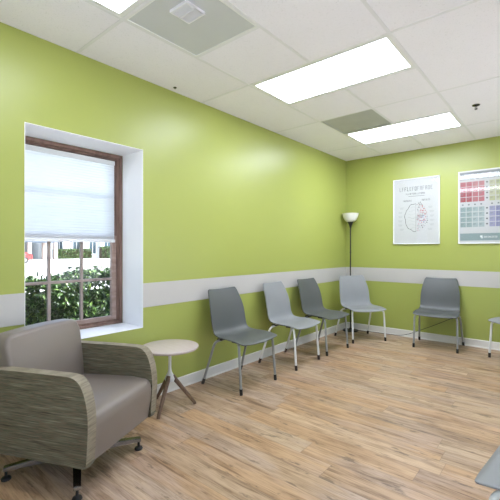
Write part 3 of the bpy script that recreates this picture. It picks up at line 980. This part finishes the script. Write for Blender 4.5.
# far building and what stands by it
fb = empty('office_building', (-56, 20, GZ))
b = bmesh.new(); box(b, -8, 0, -26, -8.0, 0, 6.5); box(b, -8, 0, -4.0, 26, 0, 6.5); box(b, -8, 0, -8.0, -4.0, 3.1, 6.5); box(b, -8, -7, -8, -4, 0, 3.1)
build('wall', b, 'far_wall', fb)
b = bmesh.new(); prism(b, [(.7, 6.5), (-8.7, 6.5), (-4, 8.6)], 'y', -27, 27); build('roof', b, 'far_roof', fb)
for k_ in range(19):
    y = -24.5 + k_ * 2.6
    if -9.2 < y < -3.0: continue
    b = bmesh.new(); box(b, .01, .10, y - .55, y + .55, 0.75, 2.7); 
    wn_ = build('window', b, 'far_glass', fb)
    b = bmesh.new(); box(b, .0, .14, y - .70, y - .55, .65, 2.8); box(b, .0, .14, y + .55, y + .70, .65, 2.8); box(b, .0, .14, y - .55, y + .55, 2.7, 2.85); box(b, .1, .14, y - .03, y + .03, .75, 2.7)
    build('surround', b, 'ink white', wn_)
for k_ in range(9):
    y = -3.4 + k_ * 3.0
    b = bmesh.new(); box(b, .05, .55, y - .3, y + .3, 0, 3.0); build('pilaster', b, 'reveal', fb)
tag(fb, 'long pale office building across the parking lot', 'building')
cn = empty('entrance_canopy', (-52.9, 14.0, GZ))
b = bmesh.new(); box(b, -2.2, 2.2, -3.2, 2.6, 2.35, 2.75, .03); build('roof', b, 'far_roof', cn)
for x, y in ((2, -2.9), (2, -1.0), (2, 2.3), (-2, -2.9), (-2, 2.3)):
    b = bmesh.new(); box(b, x - .22, x + .22, y - .22, y + .22, 0, 2.35); build('column', b, 'far_brick' if y > -2 else 'reveal', cn)
tag(cn, 'slate blue entrance canopy on columns before the pale building', 'canopy')

def far_hedge(x, y0, y1, hh, label):
    r_ = empty('clipped_hedge', (x, (y0 + y1) / 2, GZ))
    vs, fs = [], []
    L_ = (y1 - y0) / 2
    b = bmesh.new(); box(b, -.45, .45, -L_ + .1, L_ - .1, 0, hh - .15); build('inner_mass', b, 'twig', r_)
    for i in range(int(700 * L_)):
        y = rng.uniform(-L_, L_)
        if rng.random() < .6: xx, z = .5 + rng.gauss(0, .05), rng.uniform(0, hh)
        else: xx, z = rng.uniform(-.5, .5), hh + rng.gauss(0, .06)
        s_ = rng.uniform(.08, .15); a = Vector((rng.gauss(0, 1), rng.gauss(0, 1), rng.gauss(0, 1))).normalized(); u = a.orthogonal().normalized(); v_ = a.cross(u)
        k_ = len(vs); p = Vector((xx, y, z))
        for q_ in (-u * s_, v_ * s_ * .5, u * s_, -v_ * s_ * .5): vs.append(tuple(p + q_))
        fs.append((k_, k_ + 1, k_ + 2, k_ + 3))
    me = bpy.data.meshes.new('foliage'); me.from_pydata(vs, [], fs); me.materials.append(M['leaf'])
    o = bpy.data.objects.new('foliage', me); COL.objects.link(o); o.parent = r_
    tag(r_, label, 'hedge', 'clipped hedges along the building')
far_hedge(-54.4, 17.4, 23.0, 1.35, 'clipped green hedge in front of the building, middle of the window view')
far_hedge(-52.5, 23.6, 28.4, 1.75, 'taller clipped hedge at the right of the window view')

# parked car seen at the left edge of the window
cr = empty('parked_car', (-40.2, 7.2, GZ - .02), R(12))
b = bmesh.new()
body = [(-2.1, .35), (-2.15, .75), (-1.9, .95), (-1.1, 1.0), (-.55, 1.42), (.75, 1.45), (1.45, 1.05), (2.1, .95), (2.2, .6), (2.15, .35)]
prism(b, body, 'x', -.85, .85, .08, 3)
build('body', b, 'car_red', cr, True)
b = bmesh.new(); prism(b, [(-.95, 1.03), (-.52, 1.36), (.70, 1.39), (1.25, 1.06)], 'x', -.86, .86); build('windows', b, 'car_glass', cr)
for sx in (-1, 1):
    for sy in (-1.35, 1.35):
        b = bmesh.new(); tube(b, [(sx * .70, sy, .33), (sx * .90, sy, .33)], .33, 20); wh = build('wheel', b, 'tyre', cr, True)
        b = bmesh.new(); tube(b, [(sx * .88, sy, .33), (sx * .915, sy, .33)], .19, 16); build('hub_cap', b, 'chrome', wh, True)
tag(cr, 'red car parked outside, at the left edge of the window', 'car')

# ------------------------------------------------------------------ light, world, camera
wd = bpy.data.worlds.new('World'); sc.world = wd; wd.use_nodes = True
nt = wd.node_tree
bg = nt.nodes['Background']
sk = N(nt, 'ShaderNodeTexSky', sky_type='NISHITA')
sk.sun_disc = False; sk.sun_elevation = R(50); sk.sun_rotation = R(22)
sk.air_density = 1.0; sk.dust_density = 1.5
link(nt, sk.outputs[0], bg.inputs[0]); bg.inputs[1].default_value = 0.34
sd = bpy.data.lights.new('Sun', 'SUN'); sd.energy = 15.0; sd.angle = R(0.6); sd.color = (.95, .98, 1)
so = bpy.data.objects.new('Sun', sd); COL.objects.link(so)
so.rotation_euler = Vector((.30, .75, 1.0)).to_track_quat('Z', 'Y').to_euler()

cam = bpy.data.cameras.new('Camera'); co = bpy.data.objects.new('Camera', cam); COL.objects.link(co)
co.location = (2.7185, -5.6446, 1.2793)
co.rotation_euler = (R(90), R(0), R(40.18))
cam.sensor_width = 36; cam.sensor_fit = 'HORIZONTAL'; cam.lens = 36 * 372.6 / 500
cam.shift_y = -(250 - 249.2) / 500
cam.clip_start = 0.02; cam.clip_end = 400
sc.camera = co
sc.view_settings.view_transform = 'Standard'; sc.view_settings.look = 'None'
sc.view_settings.exposure = 0.42; sc.view_settings.gamma = 1.0
sc.view_settings.use_curve_mapping = False
